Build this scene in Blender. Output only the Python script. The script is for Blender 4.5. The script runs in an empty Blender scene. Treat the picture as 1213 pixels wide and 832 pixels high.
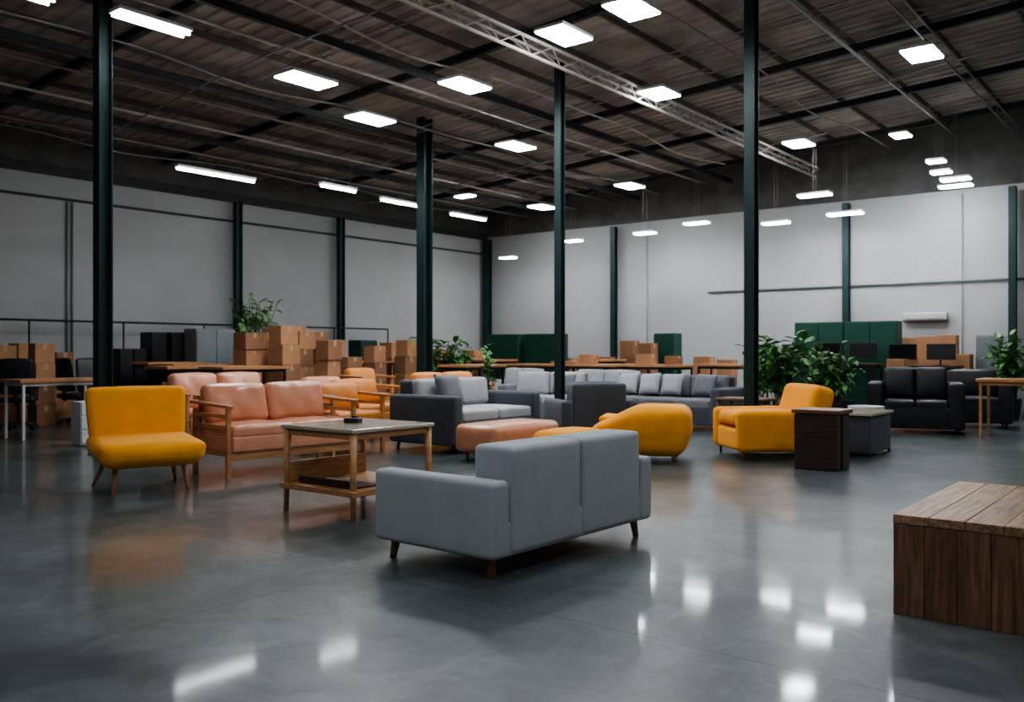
import bpy, bmesh, math, random
from mathutils import Vector, Matrix
random.seed(7)
C=bpy.context.scene.collection
# ------------------------------------------------------------------ survey frame
YAW=38.5; H=1.5; F=1056.0
cs,sn=math.cos(math.radians(YAW)),math.sin(math.radians(YAW))
def pos(r,f): return (cs*r-sn*f, sn*r+cs*f)
def rr(px,f): return (px-606.5)/F*f
RA,RB=6.30,0.058
def roofz(x): return RA+(x+20)*RB
XW,XE,YS,YN=-20.0,6.0,-7.0,23.7
# ------------------------------------------------------------------ materials
def newmat(name):
    m=bpy.data.materials.new(name); m.use_nodes=True
    nt=m.node_tree; b=nt.nodes['Principled BSDF']
    return m,nt,b
def tc(nt,scale=(1,1,1),kind='Object'):
    t=nt.nodes.new('ShaderNodeTexCoord'); mp=nt.nodes.new('ShaderNodeMapping')
    mp.inputs['Scale'].default_value=scale
    nt.links.new(t.outputs[kind],mp.inputs[0]); return mp.outputs[0]
def surf(name,col,rough=.7,var=.15,scale=6,bump=.1,bscale=120,metal=0,coat=0,sheen=0,spec=.5):
    m,nt,b=newmat(name)
    v=tc(nt)
    n=nt.nodes.new('ShaderNodeTexNoise'); n.inputs['Scale'].default_value=scale; n.inputs['Detail'].default_value=5
    nt.links.new(v,n.inputs['Vector'])
    r=nt.nodes.new('ShaderNodeValToRGB')
    r.color_ramp.elements[0].position=.3; r.color_ramp.elements[1].position=.7
    r.color_ramp.elements[0].color=(*[c*(1-var) for c in col],1)
    r.color_ramp.elements[1].color=(*[min(1,c*(1+var)) for c in col],1)
    nt.links.new(n.outputs['Fac'],r.inputs[0]); nt.links.new(r.outputs[0],b.inputs['Base Color'])
    b.inputs['Roughness'].default_value=rough; b.inputs['Metallic'].default_value=metal
    b.inputs['Coat Weight'].default_value=coat; b.inputs['Sheen Weight'].default_value=sheen
    b.inputs['Specular IOR Level'].default_value=spec
    if bump>0:
        n2=nt.nodes.new('ShaderNodeTexNoise'); n2.inputs['Scale'].default_value=bscale
        nt.links.new(v,n2.inputs['Vector'])
        bp=nt.nodes.new('ShaderNodeBump'); bp.inputs['Strength'].default_value=bump; bp.inputs['Distance'].default_value=.01
        nt.links.new(n2.outputs['Fac'],bp.inputs['Height']); nt.links.new(bp.outputs[0],b.inputs['Normal'])
    return m
def wood(name,c1,c2,rough=.45,stretch=(1.2,14,14),island=False,lo=.75,hi=1.2,bump=.15):
    m,nt,b=newmat(name)
    v=tc(nt,stretch)
    n=nt.nodes.new('ShaderNodeTexNoise'); n.inputs['Scale'].default_value=2.2; n.inputs['Detail'].default_value=8; n.inputs['Distortion'].default_value=.6
    nt.links.new(v,n.inputs['Vector'])
    r=nt.nodes.new('ShaderNodeValToRGB'); r.color_ramp.elements[0].position=.32; r.color_ramp.elements[1].position=.68
    r.color_ramp.elements[0].color=(*c1,1); r.color_ramp.elements[1].color=(*c2,1)
    if island:
        g=nt.nodes.new('ShaderNodeNewGeometry')
        # every plank gets its own grain offset and tint
        mo=nt.nodes.new('ShaderNodeMath'); mo.operation='MULTIPLY'; mo.inputs[1].default_value=37.0
        nt.links.new(g.outputs['Random Per Island'],mo.inputs[0])
        va=nt.nodes.new('ShaderNodeVectorMath'); va.operation='ADD'
        nt.links.new(v,va.inputs[0]); nt.links.new(mo.outputs[0],va.inputs[1]); nt.links.new(va.outputs[0],n.inputs['Vector'])
    nt.links.new(n.outputs['Fac'],r.inputs[0]); out=r.outputs[0]
    if island:
        mr=nt.nodes.new('ShaderNodeMapRange')
        mr.inputs['To Min'].default_value=lo; mr.inputs['To Max'].default_value=hi
        nt.links.new(g.outputs['Random Per Island'],mr.inputs['Value'])
        h=nt.nodes.new('ShaderNodeHueSaturation'); nt.links.new(mr.outputs[0],h.inputs['Value'])
        nt.links.new(out,h.inputs['Color']); out=h.outputs[0]
    nt.links.new(out,b.inputs['Base Color']); b.inputs['Roughness'].default_value=rough
    bp=nt.nodes.new('ShaderNodeBump'); bp.inputs['Strength'].default_value=bump; bp.inputs['Distance'].default_value=.004
    nt.links.new(n.outputs['Fac'],bp.inputs['Height']); nt.links.new(bp.outputs[0],b.inputs['Normal'])
    return m
def emis(name,col,s):
    m,nt,b=newmat(name); b.inputs['Emission Color'].default_value=(*col,1); b.inputs['Emission Strength'].default_value=s
    b.inputs['Base Color'].default_value=(.9,.9,.9,1); return m

M=dict(
 grey=surf('fabric_light_grey',(.38,.42,.445),.9,.05,5,.25,260,sheen=.2),
 lgrey=surf('fabric_pale_grey',(.40,.42,.44),.9,.08,5,.25,260,sheen=.2),
 char=surf('fabric_charcoal',(.06,.072,.088),.9,.12,5,.25,260,sheen=.2),
 mgrey=surf('fabric_mid_grey',(.16,.175,.19),.9,.1,5,.25,260,sheen=.2),
 yellow=surf('fabric_mustard',(.92,.37,.006),.8,.06,4,.2,240,sheen=.1),
 pink=surf('leather_peach',(.68,.31,.19),.24,.10,5,.15,60),
 tan=surf('leather_orange_tan',(.66,.24,.05),.4,.10,5,.15,60),
 black=surf('leather_black',(.014,.015,.018),.4,.2,6,.15,60),
 blackp=surf('plastic_black',(.012,.013,.015),.45,.2,6,.05,60),
 legw=wood('leg_wood',(.20,.095,.042),(.34,.17,.075)),
 oak=wood('oak',(.40,.19,.08),(.58,.31,.14)),
 oakt=wood('greyed_oak',(.44,.38,.30),(.56,.49,.40),.14),
 walnut=wood('walnut',(.12,.055,.027),(.22,.105,.05),.4),
 dwood=wood('dark_wood',(.035,.022,.016),(.075,.045,.032),.4),
 desk=wood('desk_wood',(.36,.16,.068),(.55,.275,.125),.3),
 plank=wood('plank_top_wood',(.17,.088,.05),(.44,.265,.16),.42,(1.2,16,16),True,.8,1.2,.5),
 plankv=wood('plank_side_wood',(.11,.053,.032),(.30,.155,.094),.55,(16,16,1.2),True,.65,1.25,.5),
 green=surf('green_steel',(.012,.036,.034),.5,.15,3,.05,40,metal=.3),
 gcab=surf('green_cabinet_paint',(.006,.06,.038),.5,.15,3,.03,40),
 gmetal=surf('grey_cabinet_paint',(.17,.19,.20),.5,.1,3,.03,40),
 acw=surf('appliance_white',(.42,.43,.43),.5,.05,3,.03,40),
 white=surf('white_paint',(.62,.63,.62),.5,.05,3,.03,40),
 dmetal=surf('dark_metal',(.03,.032,.034),.4,.15,3,.03,40,metal=.6),
 roofbeam=surf('roof_beam_paint',(.11,.10,.09),.7,.3,3,.05,40),
 darkbeam=surf('rafter_paint',(.03,.03,.031),.7,.3,3,.05,40),
 truss=surf('truss_paint',(.50,.47,.43),.6,.2,3,.05,40),
 pipe=surf('pipe_paint',(.25,.235,.22),.6,.2,3,.05,40),
 card=surf('cardboard',(.42,.215,.11),.85,.12,4,.1,80),
 cardd=surf('cardboard_dark',(.28,.14,.075),.85,.12,4,.1,80),
 tape=surf('packing_tape',(.46,.30,.17),.35,.06,4,0),
 leaf=surf('leaf',(.09,.24,.06),.5,.5,8,.05,40),
 leafb=surf('leaf_pale',(.22,.38,.17),.5,.4,8,.05,40),
 red=surf('flower_red',(.6,.06,.02),.6,.2,8,0),
 stem=surf('stem',(.06,.09,.03),.7,.3,8,.05,40),
 pot=surf('pot_dark',(.02,.02,.022),.5,.2,4,.05,40),
 potw=surf('pot_white',(.5,.5,.5),.5,.1,4,.05,40),
 soil=surf('soil',(.02,.012,.008),.95,.4,20,.4,60),
 screen=surf('screen_glass',(.008,.009,.011),.15,.1,4,0),
 lamp=emis('lamp_diffuser',(.93,.97,1),72),
 tube=emis('lamp_tube',(.93,.97,1),38),
)
def wallmat():
    m,nt,b=newmat('painted_block_wall'); v=tc(nt)
    n=nt.nodes.new('ShaderNodeTexNoise'); n.inputs['Scale'].default_value=.35; n.inputs['Detail'].default_value=6
    nt.links.new(v,n.inputs['Vector']); r=nt.nodes.new('ShaderNodeValToRGB')
    r.color_ramp.elements[0].position=.3; r.color_ramp.elements[1].position=.7
    r.color_ramp.elements[0].color=(.315,.32,.32,1); r.color_ramp.elements[1].color=(.40,.405,.405,1)
    nt.links.new(n.outputs['Fac'],r.inputs[0])
    nt.links.new(r.outputs[0],b.inputs['Base Color']); b.inputs['Roughness'].default_value=.8
    return m
M['wall']=wallmat()
M['band']=surf('wall_upper_cladding',(.085,.082,.08),.8,.25,2,.1,20)
def floormat():
    m,nt,b=newmat('polished_concrete'); v=tc(nt)
    def noise(s,d,ro=.6,di=0):
        n=nt.nodes.new('ShaderNodeTexNoise'); n.inputs['Scale'].default_value=s; n.inputs['Detail'].default_value=d; n.inputs['Roughness'].default_value=ro; n.inputs['Distortion'].default_value=di
        nt.links.new(v,n.inputs['Vector']); return n.outputs['Fac']
    def ramp(fac,p0,p1,c0,c1):
        r=nt.nodes.new('ShaderNodeValToRGB'); r.color_ramp.elements[0].position=p0; r.color_ramp.elements[1].position=p1
        r.color_ramp.elements[0].color=(*c0,1); r.color_ramp.elements[1].color=(*c1,1); nt.links.new(fac,r.inputs[0]); return r.outputs[0]
    base=ramp(noise(.6,9,.62,.5),.34,.66,(.058,.076,.079),(.155,.186,.188))
    stain=ramp(noise(2.2,9,.72,1.2),.44,.60,(.60,.63,.64),(1,1,1))
    mm=nt.nodes.new('ShaderNodeMix'); mm.data_type='RGBA'; mm.blend_type='MULTIPLY'; mm.inputs['Factor'].default_value=.9
    nt.links.new(base,mm.inputs['A']); nt.links.new(stain,mm.inputs['B'])
    sx=nt.nodes.new('ShaderNodeSeparateXYZ'); nt.links.new(v,sx.inputs[0])
    def joint(out,off):
        a=nt.nodes.new('ShaderNodeMath'); a.operation='ADD'; a.inputs[1].default_value=off; nt.links.new(out,a.inputs[0])
        p=nt.nodes.new('ShaderNodeMath'); p.operation='PINGPONG'; p.inputs[1].default_value=3.0; nt.links.new(a.outputs[0],p.inputs[0])
        l=nt.nodes.new('ShaderNodeMath'); l.operation='LESS_THAN'; l.inputs[1].default_value=.006; nt.links.new(p.outputs[0],l.inputs[0])
        return l.outputs[0]
    mx=nt.nodes.new('ShaderNodeMath'); mx.operation='MAXIMUM'
    nt.links.new(joint(sx.outputs[0],4.6),mx.inputs[0]); nt.links.new(joint(sx.outputs[1],1.9),mx.inputs[1])
    mj=nt.nodes.new('ShaderNodeMath'); mj.operation='MULTIPLY'; mj.inputs[1].default_value=.85; nt.links.new(mx.outputs[0],mj.inputs[0])
    mix=nt.nodes.new('ShaderNodeMix'); mix.data_type='RGBA'
    nt.links.new(mj.outputs[0],mix.inputs['Factor']); nt.links.new(mm.outputs['Result'],mix.inputs['A']); mix.inputs['B'].default_value=(.03,.034,.036,1)
    nt.links.new(mix.outputs['Result'],b.inputs['Base Color'])
    b.inputs['Roughness'].default_value=.36
    b.inputs['Specular IOR Level'].default_value=.42
    mr=nt.nodes.new('ShaderNodeMapRange')
    mr.inputs['From Min'].default_value=.25; mr.inputs['From Max'].default_value=.75; mr.inputs['To Min'].default_value=.03; mr.inputs['To Max'].default_value=.12
    nt.links.new(noise(1.1,6),mr.inputs['Value']); nt.links.new(mr.outputs[0],b.inputs['Coat Roughness'])
    b.inputs['Coat Weight'].default_value=.55; b.inputs['Coat IOR'].default_value=1.45
    bp=nt.nodes.new('ShaderNodeBump'); bp.inputs['Strength'].default_value=.05; bp.inputs['Distance'].default_value=.02
    nt.links.new(noise(2.2,1),bp.inputs['Height']); nt.links.new(bp.outputs[0],b.inputs['Normal']); nt.links.new(bp.outputs[0],b.inputs['Coat Normal'])
    return m
M['floor']=floormat()
M['roof']=surf('roof_sheeting',(.38,.335,.30),.75,.35,1.2,.1,20)
# ------------------------------------------------------------------ mesh tools
def fin(bm,name,mat,parent=None,smooth=False):
    bmesh.ops.remove_doubles(bm,verts=bm.verts,dist=1e-5)
    bmesh.ops.recalc_face_normals(bm,faces=bm.faces)
    me=bpy.data.meshes.new(name)
    for f in bm.faces: f.smooth=smooth
    bm.to_mesh(me); bm.free(); me.materials.append(M[mat] if isinstance(mat,str) else mat)
    o=bpy.data.objects.new(name,me); C.objects.link(o)
    if parent: o.parent=parent
    return o
def NB(): return bmesh.new()
def xf(loc=(0,0,0),rot=(0,0,0)):
    return Matrix.Translation(loc)@Matrix.Rotation(math.radians(rot[2]),4,'Z')@Matrix.Rotation(math.radians(rot[1]),4,'Y')@Matrix.Rotation(math.radians(rot[0]),4,'X')
def box(bm,size,loc,rot=(0,0,0),bev=0.006):
    t=bmesh.new(); bmesh.ops.create_cube(t,size=1)
    bmesh.ops.scale(t,vec=size,verts=t.verts)
    if bev>0:
        bmesh.ops.bevel(t,geom=t.edges[:],offset=min(bev,min(size)*.3),segments=2,profile=.5,affect='EDGES')
    t.transform(xf(loc,rot)); me=bpy.data.meshes.new('t'); t.to_mesh(me); t.free(); bm.from_mesh(me); bpy.data.meshes.remove(me)
def soft(bm,size,loc,rot=(0,0,0),r=.05,crown=(0,0,0),n=4,taper=0,warp=None):
    h=[s/2 for s in size]; r=min(r,min(h)*.98)
    def ax(k):
        a=h[k]; o=[a-r+r*q for q in (1,.7,.35,0)]
        inner=a-r
        return [-q for q in o]+[ -inner+2*inner*(i+1)/(n+1) for i in range(n)]+o[::-1]
    A=[ax(k) for k in range(3)]
    t=bmesh.new()
    def mp(p):
        q=[max(-(h[i]-r),min(h[i]-r,p[i])) for i in range(3)]
        d=Vector([p[i]-q[i] for i in range(3)])
        if d.length>1e-9: d=d.normalized()*r
        v=Vector(q)+d
        u=[p[i]/h[i] for i in range(3)]
        for i in range(3):
            j,k=(i+1)%3,(i+2)%3
            v[i]+=crown[i]*u[i]*(1-u[j]**2)*(1-u[k]**2)
        if taper:
            s=1+taper*u[2]; v[0]*=s; v[1]*=s
        if warp: v=warp(v,h)
        return v
    for i in range(3):
        j,k=(i+1)%3,(i+2)%3
        for s in(-1,1):
            g=[]
            for a in A[j]:
                row=[]
                for b_ in A[k]:
                    p=[0,0,0]; p[i]=s*h[i]; p[j]=a; p[k]=b_
                    row.append(t.verts.new(mp(p)))
                g.append(row)
            for a in range(len(g)-1):
                for b_ in range(len(g[0])-1):
                    q=[g[a][b_],g[a+1][b_],g[a+1][b_+1],g[a][b_+1]]
                    t.faces.new(q if s>0 else q[::-1])
    bmesh.ops.remove_doubles(t,verts=t.verts,dist=1e-5)
    t.transform(xf(loc,rot)); me=bpy.data.meshes.new('t'); t.to_mesh(me); t.free(); bm.from_mesh(me); bpy.data.meshes.remove(me)
def cyl(bm,p0,p1,r0,r1=None,seg=12):
    r1=r0 if r1 is None else r1
    p0=Vector(p0);p1=Vector(p1);d=(p1-p0).normalized()
    a=d.orthogonal().normalized(); b=d.cross(a)
    R=[]
    for p,r in((p0,r0),(p1,r1)):
        R.append([bm.verts.new(p+(a*math.cos(2*math.pi*i/seg)+b*math.sin(2*math.pi*i/seg))*r) for i in range(seg)])
    for i in range(seg):
        j=(i+1)%seg; bm.faces.new([R[0][i],R[0][j],R[1][j],R[1][i]])
    bm.faces.new(R[0][::-1]); bm.faces.new(R[1])
def tube(bm,pts,r,seg=6):
    pts=[Vector(p) for p in pts]; rings=[]
    for i,p in enumerate(pts):
        d=(pts[min(i+1,len(pts)-1)]-pts[max(i-1,0)]).normalized()
        up=Vector((0,0,1)); a=d.cross(up).normalized(); b=d.cross(a)
        rings.append([bm.verts.new(p+(a*math.cos(2*math.pi*k/seg)+b*math.sin(2*math.pi*k/seg))*r) for k in range(seg)])
    for i in range(len(rings)-1):
        for k in range(seg):
            j=(k+1)%seg; bm.faces.new([rings[i][k],rings[i][j],rings[i+1][j],rings[i+1][k]])
    bm.faces.new(rings[0]); bm.faces.new(rings[-1][::-1])
def pillow(bm,w,hh,t,loc,rot):
    N=10; m=xf(loc,rot); G={}
    for s in(-1,1):
        for i in range(N+1):
            for j in range(N+1):
                u=-1+2*i/N; v=-1+2*j/N
                z=s*t/2*((1-u**4)*(1-v**4))**.6
                G[s,i,j]=bm.verts.new(m@Vector((w/2*u*(1-.07*(1-v*v)),z,hh/2*v*(1-.07*(1-u*u)))))
        for i in range(N):
            for j in range(N):
                bm.faces.new([G[s,i,j],G[s,i+1,j],G[s,i+1,j+1],G[s,i,j+1]])
def tag(o,label,cat,group=None):
    o['label']=label; o['category']=cat
    if group:o['group']=group
def root(name,label,cat,r,f,a,z=0,group=None,world=None):
    e=bpy.data.objects.new(name,None); e.empty_display_size=.2; C.objects.link(e)
    x,y=world if world else pos(r,f)
    e.location=(x,y,z); e.rotation_euler=(0,0,math.radians(YAW+a if world is None else a))
    tag(e,label,cat,group); return e
def one(name,mat,parent,fn,smooth=True):
    bm=NB(); fn(bm); return fin(bm,name,mat,parent,smooth)
def local(e,x,y):
    a=e.rotation_euler[2]; return (e.location[0]+x*math.cos(a)-y*math.sin(a), e.location[1]+x*math.sin(a)+y*math.cos(a))
# footprint test so that repeated desks and chairs never run into other things
def corners(x,y,a,x0,x1,y0,y1):
    c,s=math.cos(a),math.sin(a)
    return [(x+c*u-s*v,y+s*u+c*v) for u,v in((x0,y0),(x1,y0),(x1,y1),(x0,y1))]
def hit(A,B):
    for P in(A,B):
        for i in range(4):
            ex,ey=P[(i+1)%4][0]-P[i][0],P[(i+1)%4][1]-P[i][1]; nx,ny=-ey,ex
            a=[nx*p[0]+ny*p[1] for p in A]; b=[nx*p[0]+ny*p[1] for p in B]
            if max(a)<=min(b) or max(b)<=min(a): return False
    return True
FP=[]
def footprints():
    FP.clear()
    for o in C.objects:
        if o.parent or o.get('kind')=='structure' or 'category' not in o.keys(): continue
        if o.get('category') in('light','beam','truss','pipe','cable','appliance','cushion'): continue
        P=[o]+[c for c in C.objects if c.parent==o] if o.type=='EMPTY' else [o]
        X=[];Y=[]
        for q in P:
            if q.type!='MESH': continue
            for b in q.bound_box:
                X.append(b[0]);Y.append(b[1])
        if X: FP.append(corners(o.location[0],o.location[1],o.rotation_euler[2],min(X),max(X),min(Y),max(Y)))
def free(x,y,a,w,d):
    c=corners(x,y,a,-w/2,w/2,-d/2,d/2)
    if any(p[0]<XW+.15 or p[1]>YN-.15 for p in c): return False
    if any(hit(c,q) for q in FP): return False
    FP.append(c); return True
# ------------------------------------------------------------------ furniture
def legs4(e,w,d,lh,mat,r0=.028,r1=.016,ix=.12,iy=.12,splay=.02,top=None):
    top=lh+.02 if top is None else top
    for sx in(-1,1):
        for sy in(-1,1):
            one('leg',mat,e,lambda b:cyl(b,(sx*(w/2-ix),sy*(d/2-iy),top),(sx*(w/2-ix+splay),sy*(d/2-iy+splay),0),r0,r1))
def sofa(name,label,r,f,a,w,d,ah,aw,bh,bt,sh,lh,body,cush,leg='legw',ns=2,nb=2,cat='sofa',group=None,round_=.05,backp=0,cr=1,lr=.028):
    e=root(name,label,cat,r,f,a,group=group)
    iw=w-2*aw
    one('base',body,e,lambda b:soft(b,(w-.02,d-.03,sh-.12-lh),(0,0,(sh-.12+lh)/2),r=.03,n=1))
    for s in(-1,1):
        one('armrest',body,e,lambda b:soft(b,(aw,d,ah-lh),(s*(w/2-aw/2),0,(ah+lh)/2),r=round_,crown=(.012*cr,.004*cr,.008*cr)))
    if backp:
        pw=iw/backp
        for i in range(backp):
            one('backrest',body,e,lambda b:soft(b,(pw-.002,bt,bh-lh-.01),(-iw/2+pw*(i+.5),d/2-bt/2-.003,(bh+lh)/2+.005),r=round_,crown=(0,.006,.003),n=5))
    else:
        one('backrest',body,e,lambda b:soft(b,(iw+.01,bt,bh-lh-.02),(0,d/2-bt/2-.005,(bh+lh)/2),r=round_,crown=(0,.012,.008),n=5))
    sw=iw/ns; sd=d-bt
    for i in range(ns):
        one('seat_cushion',cush,e,lambda b:soft(b,(sw-.012,sd-.02,.18),(-iw/2+sw*(i+.5),-d/2+sd/2+.005,sh-.09),r=.045,crown=(0,0,.025)))
    if nb:
        bw=iw/nb
        for i in range(nb):
            one('back_cushion',cush,e,lambda b:soft(b,(bw-.015,.17,(bh-sh)*.98),(-iw/2+bw*(i+.5),d/2-bt-.07,sh+(bh-sh)*.52),rot=(-8,0,0),r=.06,crown=(0,.045,.012),n=5))
    legs4(e,w,d,lh,leg,r0=lr,r1=lr*.62)
    return e
def throw_on(s,x,y,z,w,h,t,mat,label,lean=-20,tilt=0,da=0):
    bm=NB(); pillow(bm,w,h,t,(0,0,0),(lean,tilt,0))
    o=fin(bm,'throw_pillow',mat,None,True)
    X,Y=local(s,x,y); o.location=(X,Y,z+h/2*math.cos(math.radians(lean))+.01); o.rotation_euler=(0,0,s.rotation_euler[2]+math.radians(da))
    tag(o,label,'cushion','throw pillows on the sofas'); return o
# foreground sofa
sofa('sofa','light grey two-seat sofa seen from behind, tapered legs',0.07,6.85,-129.7,1.98,1.15,.65,.18,.865,.34,.50,.14,'grey','grey',backp=2,nb=0,round_=.042,cr=.1,lr=.036)
# peach wooden-frame sofas
def wood_sofa(label,r,f,a,w,d,ns,cushm='pink',name='wooden_frame_sofa',cat='sofa',sh=.62,bh=1.07,ah=.86,group=None):
    e=root(name,label,cat,r,f,a,group=group)
    for s in(-1,1):
        def fa(b):
            x=s*(w/2-.03)
            box(b,(.055,.055,ah-.02),(x,-d/2+.06,(ah-.02)/2))
            box(b,(.055,.055,ah-.06),(x,d/2-.10,(ah-.06)/2))
            box(b,(.085,d-.02,.04),(x,-.01,ah),rot=(2,0,0),bev=.012)
            box(b,(.04,d-.15,.08),(x,-.01,.30))
            box(b,(.03,d-.15,.05),(x,-.01,.60)); box(b,(.03,d-.15,.05),(x,-.01,.73))
        one('armrest','oak',e,fa,False)
    def fr(b):
        box(b,(w-.08,.045,.13),(0,-d/2+.06,.275)); box(b,(w-.08,.045,.10),(0,d/2-.1,.29))
        for k in range(8): box(b,(.06,d-.16,.02),(-w/2+.12+k*(w-.24)/7,-.02,.335),bev=.003)
        box(b,(w-.08,.04,.05),(0,d/2-.03,bh-.14))
        for k in range(9): box(b,(.03,.05,bh-.44),(-w/2+.12+k*(w-.24)/8,d/2-.06,(bh-.14+.3)/2),rot=(-3,0,0),bev=.003)
    one('frame','oak',e,fr,False)
    iw=w-.13; sw=iw/ns
    one('seat_base',cushm,e,lambda b:soft(b,(iw,d-.10,.19),(0,-.05,.40),r=.03,n=2))
    for i in range(ns):
        x=-iw/2+sw*(i+.5)
        ph=random.uniform(0,6)
        def crease(v,h):
            # soft creases of slouched leather
            k=.010*math.sin(v[0]*19+ph)*math.cos(v[2]*13+ph)
            if v[1]<0: v[1]+=k
            return v
        def crease2(v,h):
            if v[2]>0: v[2]+=.007*math.sin(v[0]*17+ph)*math.cos(v[1]*11+ph)
            return v
        one('seat_cushion',cushm,e,lambda b:soft(b,(sw-.008,d-.13,.16),(x,-.065,sh-.08),r=.055,crown=(0,0,.02),n=9,warp=crease2))
        one('back_cushion',cushm,e,lambda b:soft(b,(sw-.01,.19,bh-sh+.04),(x,d/2-.21,sh+(bh-sh)*.5),rot=(-13,0,0),r=.075,crown=(0,.045,.015),n=10,warp=crease))
    return e
wood_sofa('peach leather sofa with exposed oak frame and open arms',-3.0,11.35,47,1.86,.94,2)
wood_sofa('peach leather sofa with wooden frame standing behind the nearer one',-4.55,14.1,47,1.7,.9,2,bh=1.13,sh=.6)
wood_sofa('orange-tan leather armchair with oak frame and open arms',-2.50,13.2,47,.95,.85,1,cushm='tan',name='wooden_frame_armchair',cat='armchair',bh=1.0)
wood_sofa('orange-tan armchair with oak frame and open arms',rr(430,15.0),15.0,52,1.1,.85,1,cushm='tan',name='wooden_frame_armchair',cat='armchair',bh=1.0,ah=.9)
wood_sofa('peach leather armchair with oak frame behind the others',-3.35,16.3,47,.95,.85,1,name='wooden_frame_armchair',cat='armchair',bh=1.0,ah=.9)
wood_sofa('orange-tan leather sofa with wooden frame among the desks',-1.2,17.4,47,1.7,.85,2,cushm='tan',cat='sofa',bh=1.06,ah=.92)
wood_sofa('orange-tan armchair with oak frame near the column',-3.0,18.4,47,.85,.8,1,cushm='tan',name='wooden_frame_armchair',cat='armchair',bh=1.12,ah=.98)
def easy_chair():
    e=root('easy_chair','mustard yellow upholstered easy chair with splayed wooden legs','chair',-4.0,9.72,34)
    one('seat','yellow',e,lambda b:soft(b,(1.05,.94,.26),(0,-.03,.43),rot=(3,0,0),r=.105,crown=(.02,.03,.015),n=6,taper=.05))
    one('backrest','yellow',e,lambda b:soft(b,(1.02,.15,.72),(0,.395,.74),rot=(-12,0,0),r=.068,crown=(.01,.025,.012),n=6,taper=.045))
    one('frame','oak',e,lambda b:(box(b,(.76,.05,.05),(0,-.26,.285)),box(b,(.76,.05,.05),(0,.28,.285)),box(b,(.05,.56,.05),(-.34,0,.285)),box(b,(.05,.56,.05),(.34,0,.285))),False)
    for s in(-1,1):
        one('leg','oak',e,lambda b:cyl(b,(s*.34,-.24,.32),(s*.38,-.30,0),.03,.017))
        one('leg','oak',e,lambda b:cyl(b,(s*.34,.26,.34),(s*.44,.52,0),.032,.017))
easy_chair()
def coffee():
    e=root('coffee_table','square oak coffee table with broad light lower shelf','table',0,0,52)
    near=Vector((-1.39,7.8)); u=Vector((math.cos(math.radians(52)),math.sin(math.radians(52)))); v=Vector((-u.y,u.x))
    c=near+u*.5+v*.48; x,y=pos(c.x,c.y); e.location=(x,y,0)
    w,d,h=1.04,1.0,.81
    one('tabletop','oakt',e,lambda b:box(b,(w,d,.035),(0,0,h-.0175),bev=.008),False)
    one('apron','oak',e,lambda b:(box(b,(w-.08,.02,.06),(0,-d/2+.04,h-.065)),box(b,(w-.08,.02,.06),(0,d/2-.04,h-.065)),box(b,(.02,d-.08,.06),(-w/2+.04,0,h-.065)),box(b,(.02,d-.08,.06),(w/2-.04,0,h-.065))),False)
    for sx in(-1,1):
        for sy in(-1,1):
            one('leg','oak',e,lambda b:cyl(b,(sx*(w/2-.045),sy*(d/2-.045),h-.04),(sx*(w/2-.035),sy*(d/2-.035),0),.034,.024,16))
    one('lower_shelf','oak',e,lambda b:(box(b,(w+.02,d+.02,.05),(0,0,.24)),box(b,(w-.1,.025,.20),(0,d/2-.06,.36))),False)
    one('tray_shelf','dwood',e,lambda b:(box(b,(w*.30,d-.24,.02),(-w*.26,-.02,.276)),box(b,(.02,d-.24,.07),(-w*.40,-.02,.30))),False)
    return e,h
ct,ch=coffee()
bm=NB(); box(bm,(.15,.11,.05),(0,0,.025),bev=.01); box(bm,(.05,.05,.02),(.02,0,.058),bev=.006)
o=fin(bm,'small_black_box','blackp'); X,Y=local(ct,.02,.1); o.location=(X,Y,ch); o.rotation_euler=(0,0,.4); tag(o,'small black plastic box lying on the coffee table','box')
s3=sofa('sofa','charcoal fabric sofa with pale grey seat and back cushions',-.71,14.04,51.5,2.1,1.35,.84,.22,1.06,.28,.62,.12,'char','lgrey',leg='dmetal',ns=2,nb=2)
throw_on(s3,-.35,.05,.66,.55,.5,.2,'mgrey','grey throw pillow leaning on a pale sofa')
def bench(name,label,cat,r,f,a,w,d,h,mat,lh=.12,rd=.09):
    e=root(name,label,cat,r,f,a)
    one('seat',mat,e,lambda b:soft(b,(w,d,h-lh),(0,0,(h+lh)/2),r=rd,crown=(.02,.02,.02)))
    legs4(e,w,d,lh,'legw',ix=.14,iy=.14,splay=0,top=lh+.03); return e
bench('upholstered_bench','low peach leather upholstered bench','bench',-.05,12.55,51.5,1.5,.74,.5,'pink')
bench('ottoman','low round-edged mustard yellow ottoman','ottoman',.74,11.45,51.5,.92,.62,.49,'yellow',rd=.12)
def tub(label,r,f,a,w,d,h):
    e=root('tub_chair',label,'armchair',r,f,a); lh=.08
    # padded one-piece shell: rounded back rolling down to a lower front
    def wp(v,hh):
        t=max(0,min(1,(v[1]/hh[1]+1)/2)); t=min(1,t*1.9); s=t*t*(3-2*t); k=.66+.34*s
        zz=v[2]+hh[2]; v[2]=zz*k-hh[2]
        q=zz/(2*hh[2]); g=.88+.12*min(1,q*2.0); v[0]*=g; v[1]*=g
        return v
    one('shell','yellow',e,lambda b:soft(b,(w,d,h-lh),(0,0,(h+lh)/2),r=.15,crown=(.03,.03,.01),n=10,warp=wp))
    one('seat','yellow',e,lambda b:soft(b,(w*.60,d*.34,.10),(0,-d*.27,lh+.46),rot=(-6,0,0),r=.045,crown=(.0,.02,.02)))
    legs4(e,w*.75,d*.75,lh,'legw',ix=.05,iy=.05,splay=0,top=lh+.10)
tub('mustard yellow rounded low tub chair with curved back',1.82,12.4,-104,1.02,1.30,.75)
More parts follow.
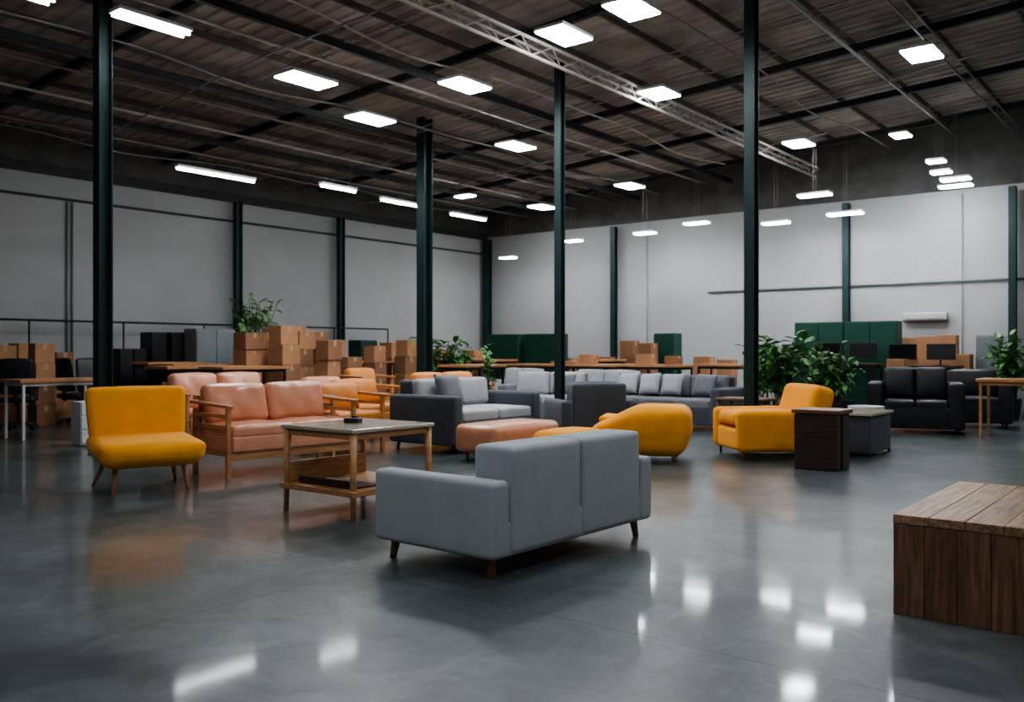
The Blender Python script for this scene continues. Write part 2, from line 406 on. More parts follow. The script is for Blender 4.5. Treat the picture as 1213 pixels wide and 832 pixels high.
sofa('armchair','charcoal fabric armchair with plain upholstered back',1.25,14.4,-165,1.25,1.0,.72,.18,1.0,.25,.5,.1,'char','char',ns=1,nb=1,cat='armchair')
s5=sofa('sofa','light grey fabric sofa with plump back cushions',.75,18.7,-20,1.9,1.0,.8,.2,1.05,.24,.58,.1,'mgrey','lgrey')
throw_on(s5,.4,-.16,.60,.5,.45,.16,'mgrey','grey throw pillow leaning on a pale sofa')
s7=sofa('sofa','long charcoal sofa with pale grey seat and back cushions',rr(792,17.7),17.7,-38.5,2.8,1.15,.80,.24,1.02,.26,.58,.1,'char','mgrey',ns=3,nb=3)
for x,m in((-.90,'lgrey'),(-.40,'lgrey'),(.10,'lgrey'),(.82,'mgrey')):
    throw_on(s7,x,-.05,.62,.47,.45,.16,m,'pale grey throw pillow on the long charcoal sofa' if m=='lgrey' else 'mid grey throw pillow on the long charcoal sofa',tilt=random.uniform(-5,5))
sofa('sofa','pale grey fabric sofa among the desks',rr(712,20.8),20.8,-38.5,2.0,1.0,.8,.22,1.05,.25,.55,.1,'lgrey','lgrey')
sofa('sofa','pale grey fabric sofa near the cartons',rr(612,21.4),21.4,-38.5,1.4,1.0,.8,.22,1.08,.25,.55,.1,'lgrey','lgrey',ns=2)
# mustard armchair with thick back
def slope_chair():
    e=root('armchair','mustard yellow armchair with low solid sides and thick back','armchair',rr(911,12.75),12.75,-84)
    w,d=1.12,1.34
    for s in(-1,1):
        one('armrest','yellow',e,lambda b:soft(b,(.19,d-.05,.57),(s*(w/2-.095),-.01,.11+.285),r=.075,crown=(.012,0,.004),n=5))
    one('backrest','yellow',e,lambda b:soft(b,(w-.01,.32,.88),(0,d/2-.18,.58),rot=(-16,0,0),r=.10,crown=(0,.02,.012),n=5))
    one('base','yellow',e,lambda b:soft(b,(w-.06,d-.12,.3),(0,-.01,.27),r=.04))
    one('seat_cushion','yellow',e,lambda b:soft(b,(w-.38,d-.38,.2),(0,-.15,.555),r=.07,crown=(0,.01,.015)))
    legs4(e,w,d,.12,'legw',ix=.1,iy=.12,splay=0,top=.16)
slope_chair()
def side_tbl():
    e=root('side_table','dark square-edged wooden block side table','table',rr(974,11.4),11.4,-38.5)
    one('tabletop','walnut',e,lambda b:box(b,(.60,.56,.05),(0,0,.735),bev=.008),False)
    def bd(b):
        box(b,(.54,.16,.70),(0,-.18,.355),bev=.012); box(b,(.16,.50,.70),(-.18,0,.355),bev=.012); box(b,(.16,.26,.70),(.19,.1,.355),bev=.012)
        box(b,(.46,.46,.06),(0,0,.04),bev=.01)
    one('body','dwood',e,bd,False)
    e=root('storage_ottoman','long grey fabric storage bench with pale wooden top','bench',rr(1020,13.1),13.1,51.5)
    one('body','char',e,lambda b:soft(b,(1.0,.56,.54),(0,0,.31),r=.03,n=2))
    one('tabletop','oakt',e,lambda b:box(b,(1.06,.62,.04),(0,0,.60)),False)
    legs4(e,1.06,.62,.6,'dmetal',ix=.05,iy=.05,splay=0,top=.10,r0=.018,r1=.018)
side_tbl()
sofa('armchair','wide boxy black leather armchair with two cushions',rr(1084,16.6),16.6,-24,1.62,1.1,.92,.26,1.18,.26,.6,.09,'black','black',ns=2,nb=2,cat='armchair',leg='dmetal')
sofa('armchair','black leather armchair next to the wider one',rr(1153,17.7),17.7,-24,1.3,1.0,.9,.22,1.12,.24,.6,.1,'black','black',ns=1,nb=1,cat='armchair',leg='dmetal')
def block():
    e=root('timber_block_table','solid brown plank-built timber block table','table',0,0,0,world=(0,0))
    c=Vector((2.17,5.08))+Vector((.783,-.622))*.75+Vector((.622,.783))*.82
    x,y=pos(c.x,c.y); e.location=(x,y,0)
    w,l,h=1.5,1.64,.57
    def top(b):
        n=8
        for i in range(n):
            box(b,(l+random.uniform(-.006,.006),w/n-.002,.05),(0,-w/2+w/n*(i+.5),random.uniform(-.001,.001)),bev=.004)
    t=one('tabletop','plank',e,top,False); t.rotation_euler=(0,0,math.radians(90)); t.location=(0,0,h-.025)
    def side(b):
        n=9
        for i in range(n):
            for s in(-1,1): box(b,(w/n-.002,.05,h-.052),(-w/2+w/n*(i+.5),s*(l/2-.030),(h-.052)/2),bev=.004)
        for i in range(n):
            for s in(-1,1): box(b,(.05,(l-.12)/n-.002,h-.052),(s*(w/2-.028),-(l-.12)/2+(l-.12)/n*(i+.5),(h-.052)/2),bev=.004)
    one('side_panel','plankv',e,side,False)
block()
e=root('low_table','low dark wooden table between armchairs','table',rr(884,15.6),15.6,-38.5)
one('tabletop','walnut',e,lambda b:box(b,(.9,.6,.04),(0,0,.66)),False)
legs4(e,.9,.6,.64,'dwood',ix=.05,iy=.05,splay=0,top=.65)
e=root('white_stool','white cylindrical pedestal stool','stool',rr(1026,14.9),14.9,0)
one('body','white',e,lambda b:cyl(b,(0,0,.0),(0,0,.52),.24,.26,24),False)
one('seat','white',e,lambda b:cyl(b,(0,0,.52),(0,0,.58),.29,.29,24),False)
e=root('drawer_pedestal','narrow white drawer pedestal beside a desk','cabinet',rr(103,14.2),14.2,51.5)
one('body','white',e,lambda b:box(b,(.36,.3,.68),(0,0,.36)),False)
for k in range(3): one('drawer','white',e,lambda b:(box(b,(.33,.02,.2),(0,-.158,.15+.22*k)),box(b,(.12,.02,.015),(0,-.175,.2+.22*k))),False)
def desk(px,f,w=1.6,d=.8,z=1.0,a=-38.5,mat='desk',leg='dmetal',label='wooden-topped desk with dark metal legs',world=None,check=True):
    x,y=world if world else pos(rr(px,f),f)
    ar=math.radians(YAW+a)
    if check and not free(x,y,ar,w+.05,d+.05): return None
    e=root('desk',label,'desk',0,0,YAW+a,world=(x,y),group='desks across the hall')
    one('desktop',mat,e,lambda b:box(b,(w,d,.055),(0,0,z-.0275)),False)
    one('frame',leg,e,lambda b:(box(b,(w-.12,.03,.06),(0,-d/2+.06,z-.083)),box(b,(w-.12,.03,.06),(0,d/2-.06,z-.083)),box(b,(.03,d-.10,.06),(-w/2+.07,0,z-.083)),box(b,(.03,d-.10,.06),(w/2-.07,0,z-.083))),False)
    for sx in(-1,1):
        for sy in(-1,1):
            one('leg',leg,e,lambda b:box(b,(.045,.045,z-.05),(sx*(w/2-.07),sy*(d/2-.06),(z-.05)/2)),False)
    return e
def office(px,f,a,world=None,check=True):
    x,y=world if world else pos(rr(px,f),f)
    if check and not free(x,y,math.radians(YAW+a),.8,.8): return None
    e=root('office_chair','black swivel office chair on castors','chair',0,0,YAW+a,world=(x,y),group='office chairs by the desks')
    one('seat','black',e,lambda b:soft(b,(.6,.58,.1),(0,0,.58),r=.045,crown=(.01,.01,.02),n=2))
    one('backrest','black',e,lambda b:soft(b,(.56,.08,.66),(0,.3,1.02),rot=(-8,0,0),r=.035,crown=(.02,.02,.02),n=2))
    one('column','dmetal',e,lambda b:(cyl(b,(0,0,.12),(0,0,.55),.03),box(b,(.06,.05,.4),(0,.31,.68),rot=(-8,0,0)),box(b,(.06,.34,.03),(0,.16,.52))),False)
    for s in(-1,1): one('armrest','blackp',e,lambda b:(box(b,(.06,.3,.03),(s*.33,0,.80)),box(b,(.03,.03,.24),(s*.33,.05,.68)),box(b,(.08,.03,.03),(s*.3,.05,.565))),False)
    def base(b):
        for k in range(5):
            t=2*math.pi*k/5; cyl(b,(0,0,.13),(.33*math.cos(t),.33*math.sin(t),.09),.025,.018,8)
    one('star_base','dmetal',e,base,False)
    for k in range(5):
        t=2*math.pi*k/5; x,y=.33*math.cos(t),.33*math.sin(t)
        one('castor','blackp',e,lambda b:cyl(b,(x-.03*math.sin(t),y+.03*math.cos(t),.045),(x+.03*math.sin(t),y-.03*math.cos(t),.045),.045,.045,10),False)
def monitor(x,y,z,a):
    e=root('computer_monitor','black flat computer monitor standing on a desk','monitor',0,0,a,z=z,world=(x,y),group='monitors on desks')
    one('stand','blackp',e,lambda b:(box(b,(.24,.16,.015),(0,0,.008)),box(b,(.04,.03,.16),(0,.03,.09))),False)
    one('housing','blackp',e,lambda b:box(b,(.62,.04,.36),(0,0,.30)),False)
    one('screen','screen',e,lambda b:box(b,(.59,.006,.33),(0,-.022,.30),bev=0),False)
# ------------------------------------------------------------------ cabinets
def cabinet(name,label,px,f,w,d,h,mat,a,nd=2,cat='cabinet',group=None,world=None):
    e=root(name,label,cat,rr(px,f),f,a,group=group) if world is None else root(name,label,cat,0,0,YAW+a,group=group,world=world)
    one('body',mat,e,lambda b:(box(b,(w,d-.03,h-.06),(0,.015,(h+.06)/2)),box(b,(w-.08,d-.1,.07),(0,0,.035))),False)
    for i in range(nd):
        dw=w/nd; x=-w/2+dw*(i+.5)
        dr=one('door',mat,e,lambda b:box(b,(dw-.012,.025,h-.12),(x,-d/2+.008,(h+.05)/2)),False)
        one('handle','dmetal',dr,lambda b:box(b,(.02,.03,.16),(x+(dw/2-.06)*(1 if i==0 else -1),-d/2-.015,h*.5)),False)
    return e
cabinet('metal_cabinet','grey metal two-door office cabinet',249,20.3,1.0,.5,2.0,'gmetal',51.5)
for px,f in((182,20.0),(205,20.2)): cabinet('server_cabinet','black upright equipment cabinet',px,f,.36,.5,1.92,'blackp',51.5,1,group='black equipment cabinets')
for px,f in((143,19.5),(160,19.8)): cabinet('server_cabinet','low black equipment cabinet',px,f,.30,.5,1.55,'blackp',51.5,1,group='black equipment cabinets')
cabinet('storage_cabinet','dark green metal storage cabinet',430,24.6,.62,.5,1.8,'green',51.5,1,group='green storage cabinets')
for px,f in((600,26.7),(647,26.0)): cabinet('storage_cabinet','green metal two-door storage cabinet',px,f,1.2,.5,2.0,'gcab',-38.5,2,group='green storage cabinets')
cabinet('storage_cabinet','small green metal storage cabinet',791,24.3,.6,.5,1.98,'gcab',-38.5,1,group='green storage cabinets')
for X in(-7.86,-6.62): cabinet('storage_cabinet','large green metal two-door storage cabinet',0,0,1.22,.5,2.22,'gcab',-38.5,2,group='green storage cabinets',world=(X,22.4))
cabinet('metal_cabinet','narrow grey metal cabinet against the wall',1172,20.4,.5,.4,1.86,'gmetal',-38.5,1)
# ------------------------------------------------------------------ cartons
def carton(x,y,z,w,d,h,ang,mat,label='taped brown cardboard box in a stack'):
    bm=NB(); box(bm,(w,d,h),(0,0,h/2),bev=.006)
    o=fin(bm,'cardboard_box',mat); o.location=(x,y,z); o.rotation_euler=(0,0,math.radians(ang))
    tag(o,label,'box','cardboard boxes')
    bm=NB(); box(bm,(w+.004,.07,.004),(0,0,h+.001),bev=0)
    for s in(-1,1): box(bm,(.004,.07,h*.3),(s*(w/2+.001),0,h*.85),bev=0)
    fin(bm,'tape','tape',o)
def stack(px,f,n,w,h,wall=0):
    x,y=pos(rr(px,f),f); z=0
    for k in range(n):
        hh=h*random.uniform(.9,1.06)
        carton(x+random.uniform(-.02,.02),y+random.uniform(-.02,.02),z+.001,w*random.uniform(.88,.98),w*random.uniform(.85,.96),hh,wall+random.uniform(-4,4),random.choice(['card','card','cardd']))
        z+=hh+.0035
for px,f,n,w,h in((294,18.8,5,.48,.38),(312,19.5,5,.48,.39),(336,18.8,5,.5,.41),(355,19.6,5,.48,.41),(329,21.0,4,.52,.51),(374,20.1,5,.44,.39),(390,19.1,4,.40,.42),(397,21.3,4,.44,.45),(414,20.1,4,.44,.34),(350,21.7,5,.44,.42),
   (2,18.4,4,.46,.40),(28,18.7,4,.46,.41),(50,17.8,4,.42,.40),(72,19.1,4,.40,.38),(444,22.2,4,.44,.4),(463,24.6,4,.50,.44),(481,23.2,4,.46,.45),(501,24.8,4,.44,.42),(521,25.9,4,.46,.40),(560,25.2,4,.48,.38),
   (746,25.1,4,.44,.47),(767,23.8,4,.44,.42),(718,25.4,3,.46,.48),(1080,21.7,4,.45,.46),(1101,21.2,4,.45,.46),(1122,20.7,4,.45,.47),(1142,20.3,3,.40,.5),(1062,19.7,3,.4,.43),(674,26.4,3,.46,.45),(698,25.7,3,.46,.42),(835,23.4,3,.5,.45),(862,23.5,3,.44,.42)):
    stack(px,f,n,w,h)
# ------------------------------------------------------------------ plants
def plant(px,f,h,spread,n,label,leaf='leaf',pot='pot',ph=.45,pr=.24,low=.35,red=0,lsz=.2):
    e=root('potted_plant',label,'plant',rr(px,f),f,0)
    one('pot',pot,e,lambda b:cyl(b,(0,0,0),(0,0,ph),pr*.75,pr,20),False)
    one('soil','soil',e,lambda b:cyl(b,(0,0,ph-.02),(0,0,ph+.01),pr*.9,pr*.88,20),False)
    st=NB(); lf=NB(); nr=0
    for i in range(n):
        t=random.uniform(0,2*math.pi); q=spread*random.uniform(.25,1); top=ph+(h-ph)*random.uniform(low,1)
        p0=Vector((random.uniform(-.4,.4)*pr,random.uniform(-.4,.4)*pr,ph)); p2=Vector((q*math.cos(t),q*math.sin(t),top)); p1=(p0+p2)/2+Vector((-.15*math.cos(t)*q,-.15*math.sin(t)*q,.12*(h-ph)))
        P=[p0*(1-s)**2+p1*2*s*(1-s)+p2*s*s for s in(0,.33,.66,1)]
        for k in range(3): cyl(st,P[k],P[k+1],.009,.007,5)
        for k in range(12):
            s=random.uniform(.3,1); c=p0*(1-s)**2+p1*2*s*(1-s)+p2*s*s
            yaw=random.uniform(0,2*math.pi); pit=random.uniform(-.5,.9); L=lsz*random.uniform(.7,1.25)
            d=Vector((math.cos(yaw)*math.cos(pit),math.sin(yaw)*math.cos(pit),math.sin(pit))); sd=d.cross(Vector((0,0,1))).normalized()*L*.24; up=sd.cross(d).normalized()*L*.06
            V=[c,c+d*L*.35+sd,c+d*L*.35-up*1.5,c+d*L*.35-sd,c+d*L*.72+sd*.75-up,c+d*L*.72-up*2.5,c+d*L*.72-sd*.75-up,c+d*L-up*5]
            v=[lf.verts.new(x) for x in V]
            for q_ in((0,1,2),(0,2,3),(1,4,5,2),(2,5,6,3),(4,7,5),(5,7,6)): lf.faces.new([v[m] for m in q_])
        if nr<red and i%2==0:
            nr+=1
            def fl(b):
                for k in range(6):
                    a=k*math.pi/3; soft(b,(.04,.02,.02),(p2.x+.02*math.cos(a),p2.y+.02*math.sin(a),p2.z),rot=(0,0,math.degrees(a)),r=.008,n=0)
                soft(b,(.035,.035,.035),tuple(p2),r=.015,n=0)
            one('flower','red',e,fl)
    fin(st,'stem','stem',e); fin(lf,'foliage',leaf,e)
plant(922,17.2,1.95,.62,22,'large leafy green plant in a dark pot',lsz=.3)
plant(987,15.9,1.70,.54,30,'bushy green plant with small red flowers in a dark pot',red=8,ph=.62,pr=.33,lsz=.2,low=.15)
plant(900,19.2,1.7,.5,14,'leafy green plant in a dark pot',lsz=.26)
plant(1196,19.4,1.85,.5,20,'leafy green plant in a dark pot near the wall',lsz=.28)
plant(522,21.4,1.9,.55,22,'leafy green plant in a dark pot beside desks',lsz=.28)
plant(302,21.9,2.85,.55,22,'tall pale-leaved plant standing behind cardboard boxes',leaf='leafb',ph=.6,low=.74,lsz=.26)
plant(577,16.0,1.7,.12,4,'slender young plant in a white pot',pot='potw',low=.6,lsz=.16,ph=.4,pr=.18)
plant(545,23.5,1.7,.4,14,'leafy green plant in a dark pot beside desks',lsz=.24)
# ------------------------------------------------------------------ room
def struct(o): o['kind']='structure'; return o
bm=NB(); box(bm,(XE-XW+.6,YN-YS+.6,.2),((XE+XW)/2,(YN+YS)/2,-.1),bev=0); struct(fin(bm,'floor','floor'))
WT=5.45
def wallbox(name,x0,x1,y0,y1,h=WT):
    bm=NB(); box(bm,(x1-x0,y1-y0,h),((x0+x1)/2,(y0+y1)/2,h/2),bev=0); struct(fin(bm,name,'wall'))
wallbox('wall_west',XW-.3,XW,YS,YN+.3); wallbox('wall_east',XE,XE+.3,YS,YN+.3); wallbox('wall_south',XW,XE,YS-.3,YS); wallbox('wall_north',XW,XE,YN,YN+.3,5.5)
def slopeband(name,y,mat,z0):
    bm=NB(); v=[]
    for yy in(y,y+.3):
        for x,z in((XW,z0),(XE,z0),(XE,roofz(XE)+.3),(XW,roofz(XW)+.3)): v.append(bm.verts.new((x,yy,z)))
    for q in((0,1,2,3),(7,6,5,4),(0,4,5,1),(1,5,6,2),(2,6,7,3),(3,7,4,0)): bm.faces.new([v[i] for i in q])
    struct(fin(bm,name,mat))
slopeband('trim_2',YN,'band',5.5); slopeband('trim_3',YS-.3,'band',WT)
bm=NB(); box(bm,(.3,YN-YS+.3,1.15),(XW-.15,(YN+YS)/2+.15,WT+.575),bev=0); struct(fin(bm,'trim_1','band'))
bm=NB(); box(bm,(.3,YN-YS+.6,2.8),(XE+.15,(YN+YS)/2,WT+1.4),bev=0); struct(fin(bm,'trim_4','band'))
bm=NB(); pitch=.30; y=YS-.3; rows=[]
while y<YN+.3:
    for dy,dz in((0,0),(.10,0),(.14,.03),(.26,.03)): rows.append((y+dy,dz))
    y+=pitch
A=[bm.verts.new((XW-.3,yy,roofz(XW-.3)+dz)) for yy,dz in rows]; B_=[bm.verts.new((XE+.3,yy,roofz(XE+.3)+dz)) for yy,dz in rows]
for i in range(len(rows)-1): bm.faces.new([A[i],B_[i],B_[i+1],A[i+1]])
struct(fin(bm,'ceiling','roof'))
for i in range(20):
    x=-19.3+i*1.28; z=roofz(x)-.09
    bm=NB(); box(bm,(.04,YN-YS-.02,.11),(x,(YN+YS)/2,z),bev=0)
    o=fin(bm,'roof_purlin','roofbeam'); tag(o,'brown-grey steel purlin running under the roof sheeting','beam','roof purlins')
ang=-math.degrees(math.atan(RB)); xm=(XE+XW)/2; L=XE-XW-.05
for y in(-2,2.6,7.2,11.6,16.3,19.6,22.6):
    bm=NB()
    for dz in(-.06,.06): box(bm,(L,.09,.016),(xm,y,roofz(xm)-.25+dz),rot=(0,ang,0),bev=0)
    box(bm,(L,.016,.12),(xm,y,roofz(xm)-.25),rot=(0,ang,0),bev=0)
    o=fin(bm,'roof_rafter','darkbeam'); tag(o,'dark steel rafter spanning the hall under the roof','beam','roof rafters')
for y in(5.2,9.6,13.9,15.1,18.2,21.0):
    bm=NB()
    for dz in(-.05,.05):
        a=Vector((XW+.1,y,roofz(XW+.1)-.37+dz)); b_=Vector((XE-.1,y,roofz(XE-.1)-.37+dz)); cyl(bm,a,b_,.013,seg=6)
    n=40
    for i in range(n):
        x0=XW+.1+(XE-XW-.2)*i/n; x1=XW+.1+(XE-XW-.2)*(i+.5)/n; x2=XW+.1+(XE-XW-.2)*(i+1)/n
        cyl(bm,(x0,y,roofz(x0)-.32),(x1,y,roofz(x1)-.42),.006,seg=4); cyl(bm,(x1,y,roofz(x1)-.42),(x2,y,roofz(x2)-.32),.006,seg=4)
    o=fin(bm,'open_web_joist','pipe'); tag(o,'thin open-web steel joist spanning the hall','truss','open web joists')
for x in(-16.9,-13.9,-10.9):
    bm=NB(); box(bm,(.08,YN-YS-.02,.12),(x,(YN+YS)/2,roofz(x)-.50),bev=0)
    o=fin(bm,'roof_girder','darkbeam'); tag(o,'dark steel girder running along the hall','beam','roof girders')
def truss(x,drop,hh,mat,r=.03,w=.28,step=.8):
    z1=roofz(x)-.45-drop; z0=z1-hh; e=NB(); y0,y1=YS+.05,YN-.05
    for a,b in((-w/2,z1),(w/2,z1),(0,z0)): cyl(e,(x+a,y0,b),(x+a,y1,b),r,seg=8)
    k=int((y1-y0)/step)
    for i in range(k):
        ya=y0+(y1-y0)*i/k; yb=y0+(y1-y0)*(i+.5)/k; yc=y0+(y1-y0)*(i+1)/k
        for s in(-1,1):
            cyl(e,(x+s*w/2,ya,z1),(x,yb,z0),r*.35,seg=5); cyl(e,(x,yb,z0),(x+s*w/2,yc,z1),r*.35,seg=5)
        cyl(e,(x-w/2,ya,z1),(x+w/2,ya,z1),r*.35,seg=5)
    o=fin(e,'lattice_truss',mat); tag(o,'slim pale tubular lattice truss under the roof','truss','lattice trusses')
truss(-8.5,.16,.20,'truss',.028,.24); truss(-3.8,.05,.14,'pipe',.016,.18)
def cable(pts,r,mat,label,cat,name):
    P=[Vector(p) for p in pts]; out=[]
    for i in range(len(P)-1):
        a,b,c,d=P[max(i-1,0)],P[i],P[i+1],P[min(i+2,len(P)-1)]
        for k in range(5):
            t=k/5; out.append(.5*((2*b)+(c-a)*t+(2*a-5*b+4*c-d)*t*t+(3*b-a-3*c+d)*t**3))
    out.append(P[-1]); bm=NB(); tube(bm,out,r); o=fin(bm,name,mat,None,True); tag(o,label,cat,'pipes and cables')
for k,(x,dy,m) in enumerate(((-6.6,0,'pipe'),(-10.2,1,'truss'),(-18.6,.7,'pipe'),(-13.2,.2,'pipe'))):
    pts=[]; z=roofz(x)-.46; y=YS+.2+dy; i=0
    while y<YN-.3: pts.append((x+(.18 if i%4==1 else -.15 if i%4==3 else 0),y,z-(.10 if i%2 else 0))); y+=2.3; i+=1
    cable(pts,.018,m,'pale cable draped below the roof steel','cable','ceiling_cable')
for y in(8.6,17.4):
    pts=[]; i=0; x=XW+.3
    while x<XE-.2: pts.append((x,y+(.12 if i%3 else -.16),roofz(x)-.60-(.10 if i%2 else 0))); x+=2.7; i+=1
    cable(pts,.016,'pipe','pale cable draped below the roof steel','cable','ceiling_cable')
for x in(-11.6,-5.0,-14.8,-16.2,-18.0):
    z=roofz(x)-.48; bm=NB(); cyl(bm,(x,YS+.02,z),(x,YN-.02,z),.028,seg=8)
    o=fin(bm,'sprinkler_pipe','truss' if x in(-11.6,-16.2) else 'pipe',None,True); tag(o,'pale painted pipe running below the roof','pipe','pipes and cables')
def column(px,f,s=.24,label='dark green steel H-section column',world=None,h=None):
    X,Y=world if world else pos(rr(px,f),f)
    e=root('steel_column',label,'column',0,0,0,world=(X,Y),group='steel columns')
    t=.02; hh=(h or roofz(X)-.05)
    def bd(b):
        box(b,(s,t,hh),(0,-s/2,hh/2),bev=0); box(b,(s,t,hh),(0,s/2,hh/2),bev=0); box(b,(t,s,hh),(0,0,hh/2),bev=0)
    one('shaft','green',e,bd,False)
    one('base_plate','green',e,lambda b:box(b,(s+.12,s+.12,.03),(0,0,.015)),False)
column(122,13.0,.185); column(890,13.9,.165); column(663,16.4,.135); column(503,19.6,.24)
for px in(281,403):
    k=(px-606.5)/F; f=(XW+.2)/(cs*k-sn); x,y=pos(k*f,f); column(0,0,.16,'dark green steel column standing against the wall',(XW+.23,y),WT-.12)
for px in(728,1003,1200):
    k=(px-606.5)/F; f=(YN-.2)/(sn*k+cs); x,y=pos(k*f,f); column(0,0,.16,'dark green steel column standing against the wall',(x,YN-.24),WT-.12)
column(0,0,.22,'dark green steel column in the corner of the hall',(XW+.3,YN-.3),WT-.12)
def bar(name,a,b,r,mat,label,cat):
    bm=NB(); cyl(bm,a,b,r,seg=10); o=fin(bm,name,mat,None,True); tag(o,label,cat); return o
bm=NB(); box(bm,(.06,YN-YS-.1,.05),(XW+.031,(YN+YS)/2,4.85),bev=0); struct(fin(bm,'trim_5','darkbeam'))
bm=NB(); box(bm,(.08,YN-YS-.1,.22),(XW+.041,(YN+YS)/2,WT),bev=0); struct(fin(bm,'trim_6','darkbeam'))
bm=NB(); box(bm,(XE-XW-.1,.04,.08),((XE+XW)/2,YN-.021,WT+.02),bev=0); struct(fin(bm,'trim_7','band'))
bar('wall_conduit',(-11.6,YN-.05,3.2),(1.5,YN-.05,3.2),.025,'gmetal','grey horizontal conduit fixed to the white wall','pipe')
for x in(-13.6,-4.9): bar('wall_conduit',(x,YN-.04,.01),(x,YN-.04,5.3),.012,'gmetal','thin grey vertical conduit on the white wall','pipe')
for px in(80,86):
    k=(px-606.5)/F; f=(XW+.05)/(cs*k-sn); x,y=pos(k*f,f)
    bar('wall_conduit',(XW+.04,y,.01),(XW+.04,y,4.8),.025,'gmetal','thin grey vertical conduit on the white wall','pipe')
e=root('pipe_rail','dark tubular rail frame along the wall','rail',0,0,0,world=(XW+.5,0))
one('top_rail','dmetal',e,lambda b:cyl(b,(0,4.2,2.15),(0,4.2+2.05*7,2.15),.024,seg=8))
for i in range(8): one('rail_post','dmetal',e,lambda b:cyl(b,(0,4.2+2.05*i,0),(0,4.2+2.05*i,2.15),.02,seg=8))
k=(1095-606.5)/F; f=(YN-.15)/(sn*k+cs); x,y=pos(k*f,f)
e=root('air_conditioner','white split air conditioner unit fixed high on the wall','appliance',0,0,0,world=(x,YN-.001),z=2.35)
one('body','acw',e,lambda b:soft(b,(1.05,.2,.2),(0,-.10,0),r=.035,n=1))
one('air_vent','gmetal',e,lambda b:box(b,(.88,.02,.03),(0,-.195,-.06)),False)
# ------------------------------------------------------------------ lights
def fixture(X,Y,z,lx,ly,label,name='ceiling_light',group='ceiling panel lights',tubes=0):
    e=root(name,label,'light',0,0,0,world=(X,Y),z=z,group=group)
    one('housing','white',e,lambda b:box(b,(lx+.03,ly+.03,.05),(0,0,.042),bev=0),False)
    if tubes:
        for i in range(tubes):
            x=(i-(tubes-1)/2)*.16
            one('lamp_tube','tube',e,lambda b:cyl(b,(x,-ly/2,-.012),(x,ly/2,-.012),.026,seg=10))
    else:
        one('diffuser','lamp',e,lambda b:box(b,(lx,ly,.02),(0,0,.005),bev=0),False)
    for s in(-1,1):
        yy=s*ly*.35; top=roofz(X)-z
        one('suspension_wire','pipe',e,lambda b:cyl(b,(0,yy,.06),(0,yy,top),.0025,seg=4),False)
def sol(px,py,drop=.75):
    k=(px-606.5)/F; kx=cs*k-sn; f=(RA+20*RB-drop-H)/((416-py)/F-RB*kx); return pos(k*f,f),H+(416-py)/F*f
for px,py,l in((748,12,.74),(668,43,.78),(363,96,.9),(551,102,.82),(439,142,.85),(611,174,.8),(746,221,.75),(1092,65,.75),(781,112,.68),(946,171,.7),(1067,161,.5),(642,246,.75)):
    (x,y),z=sol(px,py); fixture(x,y,z,.5 if l>.6 else .35,l,'added out-of-view panel light brightening the near side of the hall')
for px,py,f,l in((679,286,26.0,.55),(602,306,28.2,.55),(764,277,25.0,.65),(825,265,23.6,.7),(919,265,22.2,.7),(965,232,21.0,.8),(1001,254,21.9,.9),(1132,213,20.2,.65),(1132,221,19.2,.7),(551,233,24.5,.6),(1115,205,20.9,.45),(1109,192,20.3,.4)):
    x,y=pos(rr(px,f),f); fixture(x,y,H+(416-py)/F*f,.9*l,.28,'slim white batten light hung from the roof','batten_light','batten lights',0)
for px,py,f,l,t in((257,207,17.9,1.75,1),(401,223,19.3,.95,1),(473,240,21.0,1.15,1),(555,257,23.2,1.35,1),(180,28,12.4,1.05,2),(30,-8,10.6,.6,2)):
    x,y=pos(rr(px,f),f); fixture(x,y,H+(416-py)/F*f,.1 if t==1 else .28,l,'fluorescent tube fitting hung from the roof','tube_light','tube lights',t)
for x,y in((-4,6),(1,10),(2,17),(1,3.5),(-5.5,0),(-1,-2.5)):  # unseen panel lights added out of frame to brighten the foreground
    fixture(x,y,roofz(x)-.75,.5,.9,'added out-of-view panel light brightening the near side of the hall')
# ------------------------------------------------------------------ desks and office chairs filling the hall
footprints()
desk(66,15.6,1.5,.8,1.02,51.5,leg='white',label='wooden-topped desk with white metal legs')
desk(1203,15.4,1.1,.8,1.02,-38.5,leg='desk',label='solid wooden table with thick wooden legs',check=False)
office(4,15.6,30); office(22,17.0,-160); office(118,17.6,60); office(92,18.4,150); office(140,15.4,120)
for px,f,w,a in((165,17.0,1.7,51.5),(232,17.6,1.7,51.5),(205,15.9,1.5,51.5),(290,17.2,1.5,51.5),(352,17.4,1.4,51.5),(455,17.9,1.7,51.5),(400,18.1,1.4,51.5),(520,19.2,1.6,51.5),(560,19.6,1.4,51.5),
    (640,23.3,1.8,-38.5),(742,22.6,1.8,-38.5),(815,21.3,1.8,-38.5),(868,21.6,1.6,-38.5)):
    desk(px,f,w,.8,1.19+random.uniform(-.04,.04),a)
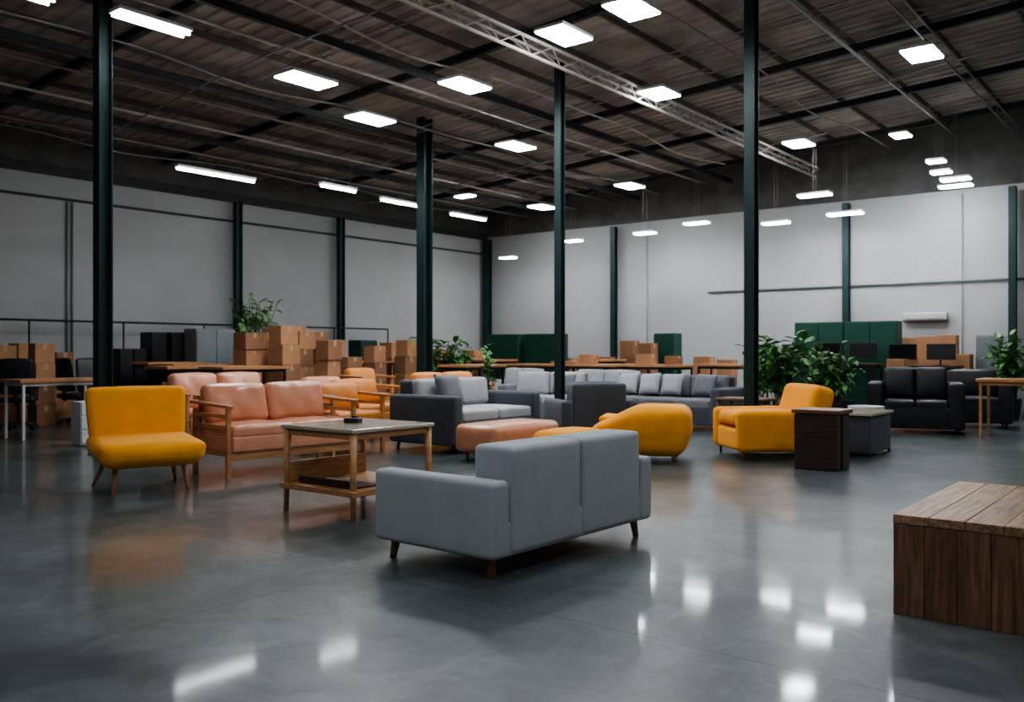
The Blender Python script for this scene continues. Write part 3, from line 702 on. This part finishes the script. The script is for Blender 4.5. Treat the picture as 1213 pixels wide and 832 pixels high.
for X in(-13.2,-14.1,-15.0,-15.9,-16.8,-17.7,-18.6):
    for Y in[4.6+1.45*i for i in range(13)]:
        if -sn*X+cs*Y<15.5: continue
        desk(0,0,1.32,.76,1.24+random.uniform(-.06,.06),51.5,world=(X+random.uniform(-.03,.03),Y+random.uniform(-.03,.03)))
for X in(-7.9,-6.9,-5.8,-4.7): office(0,0,random.choice((-30,140,-60)),world=(X,20.2))
DK=[]
for Y in(16.6,17.6,18.6,19.6,20.6,21.6):
    for X in[-15.5+1.7*i for i in range(8)]:
        dk=X>-9
        if dk and Y<18.5: continue
        e=desk(0,0,1.58,.75,1.19+random.uniform(-.03,.06),-38.5,mat='dwood' if dk else 'desk',label='dark-topped desk with dark metal legs' if dk else 'wooden-topped desk with dark metal legs',world=(X,Y))
        if e: DK.append((X,Y,dk,e.children[0].bound_box[1][2]))
for X,Y,dk,z in DK:
    if dk:
        monitor(X-.42,Y,z+.001,random.uniform(-20,20))
        if Y>19: monitor(X+.38,Y+.05,z+.001,random.uniform(150,210))
    elif random.random()<.6:
        carton(X+random.uniform(-.45,-.2),Y,z+.001,.38,.32,.24,random.uniform(-15,15),'card','small cardboard box standing on a desk')
        if random.random()<.5: carton(X+random.uniform(.25,.45),Y,z+.001,.32,.28,.2,random.uniform(-15,15),'cardd','small cardboard box standing on a desk')
for X,Y in((-15.3,6.5),(-15.3,8.7),(-5.6,18.4),(-4.4,19.4)): office(0,0,random.choice((-30,140,50)),world=(X,Y))
# ------------------------------------------------------------------ world + camera
w=bpy.data.worlds.new('World'); bpy.context.scene.world=w; w.use_nodes=True
w.node_tree.nodes['Background'].inputs[0].default_value=(.35,.5,.6,1); w.node_tree.nodes['Background'].inputs[1].default_value=.1
try: bpy.context.scene.view_settings.look='AgX - Medium High Contrast'
except Exception as ex: print(ex)
cam=bpy.data.cameras.new('Camera'); co=bpy.data.objects.new('Camera',cam); C.objects.link(co)
co.location=(0,0,H); co.rotation_euler=(math.radians(90),0,math.radians(YAW))
cam.sensor_fit='HORIZONTAL'; cam.sensor_width=36; cam.lens=36*F/1213
cam.dof.use_dof=True; cam.dof.focus_distance=6.6; cam.dof.aperture_fstop=2.2
bpy.context.scene.camera=co
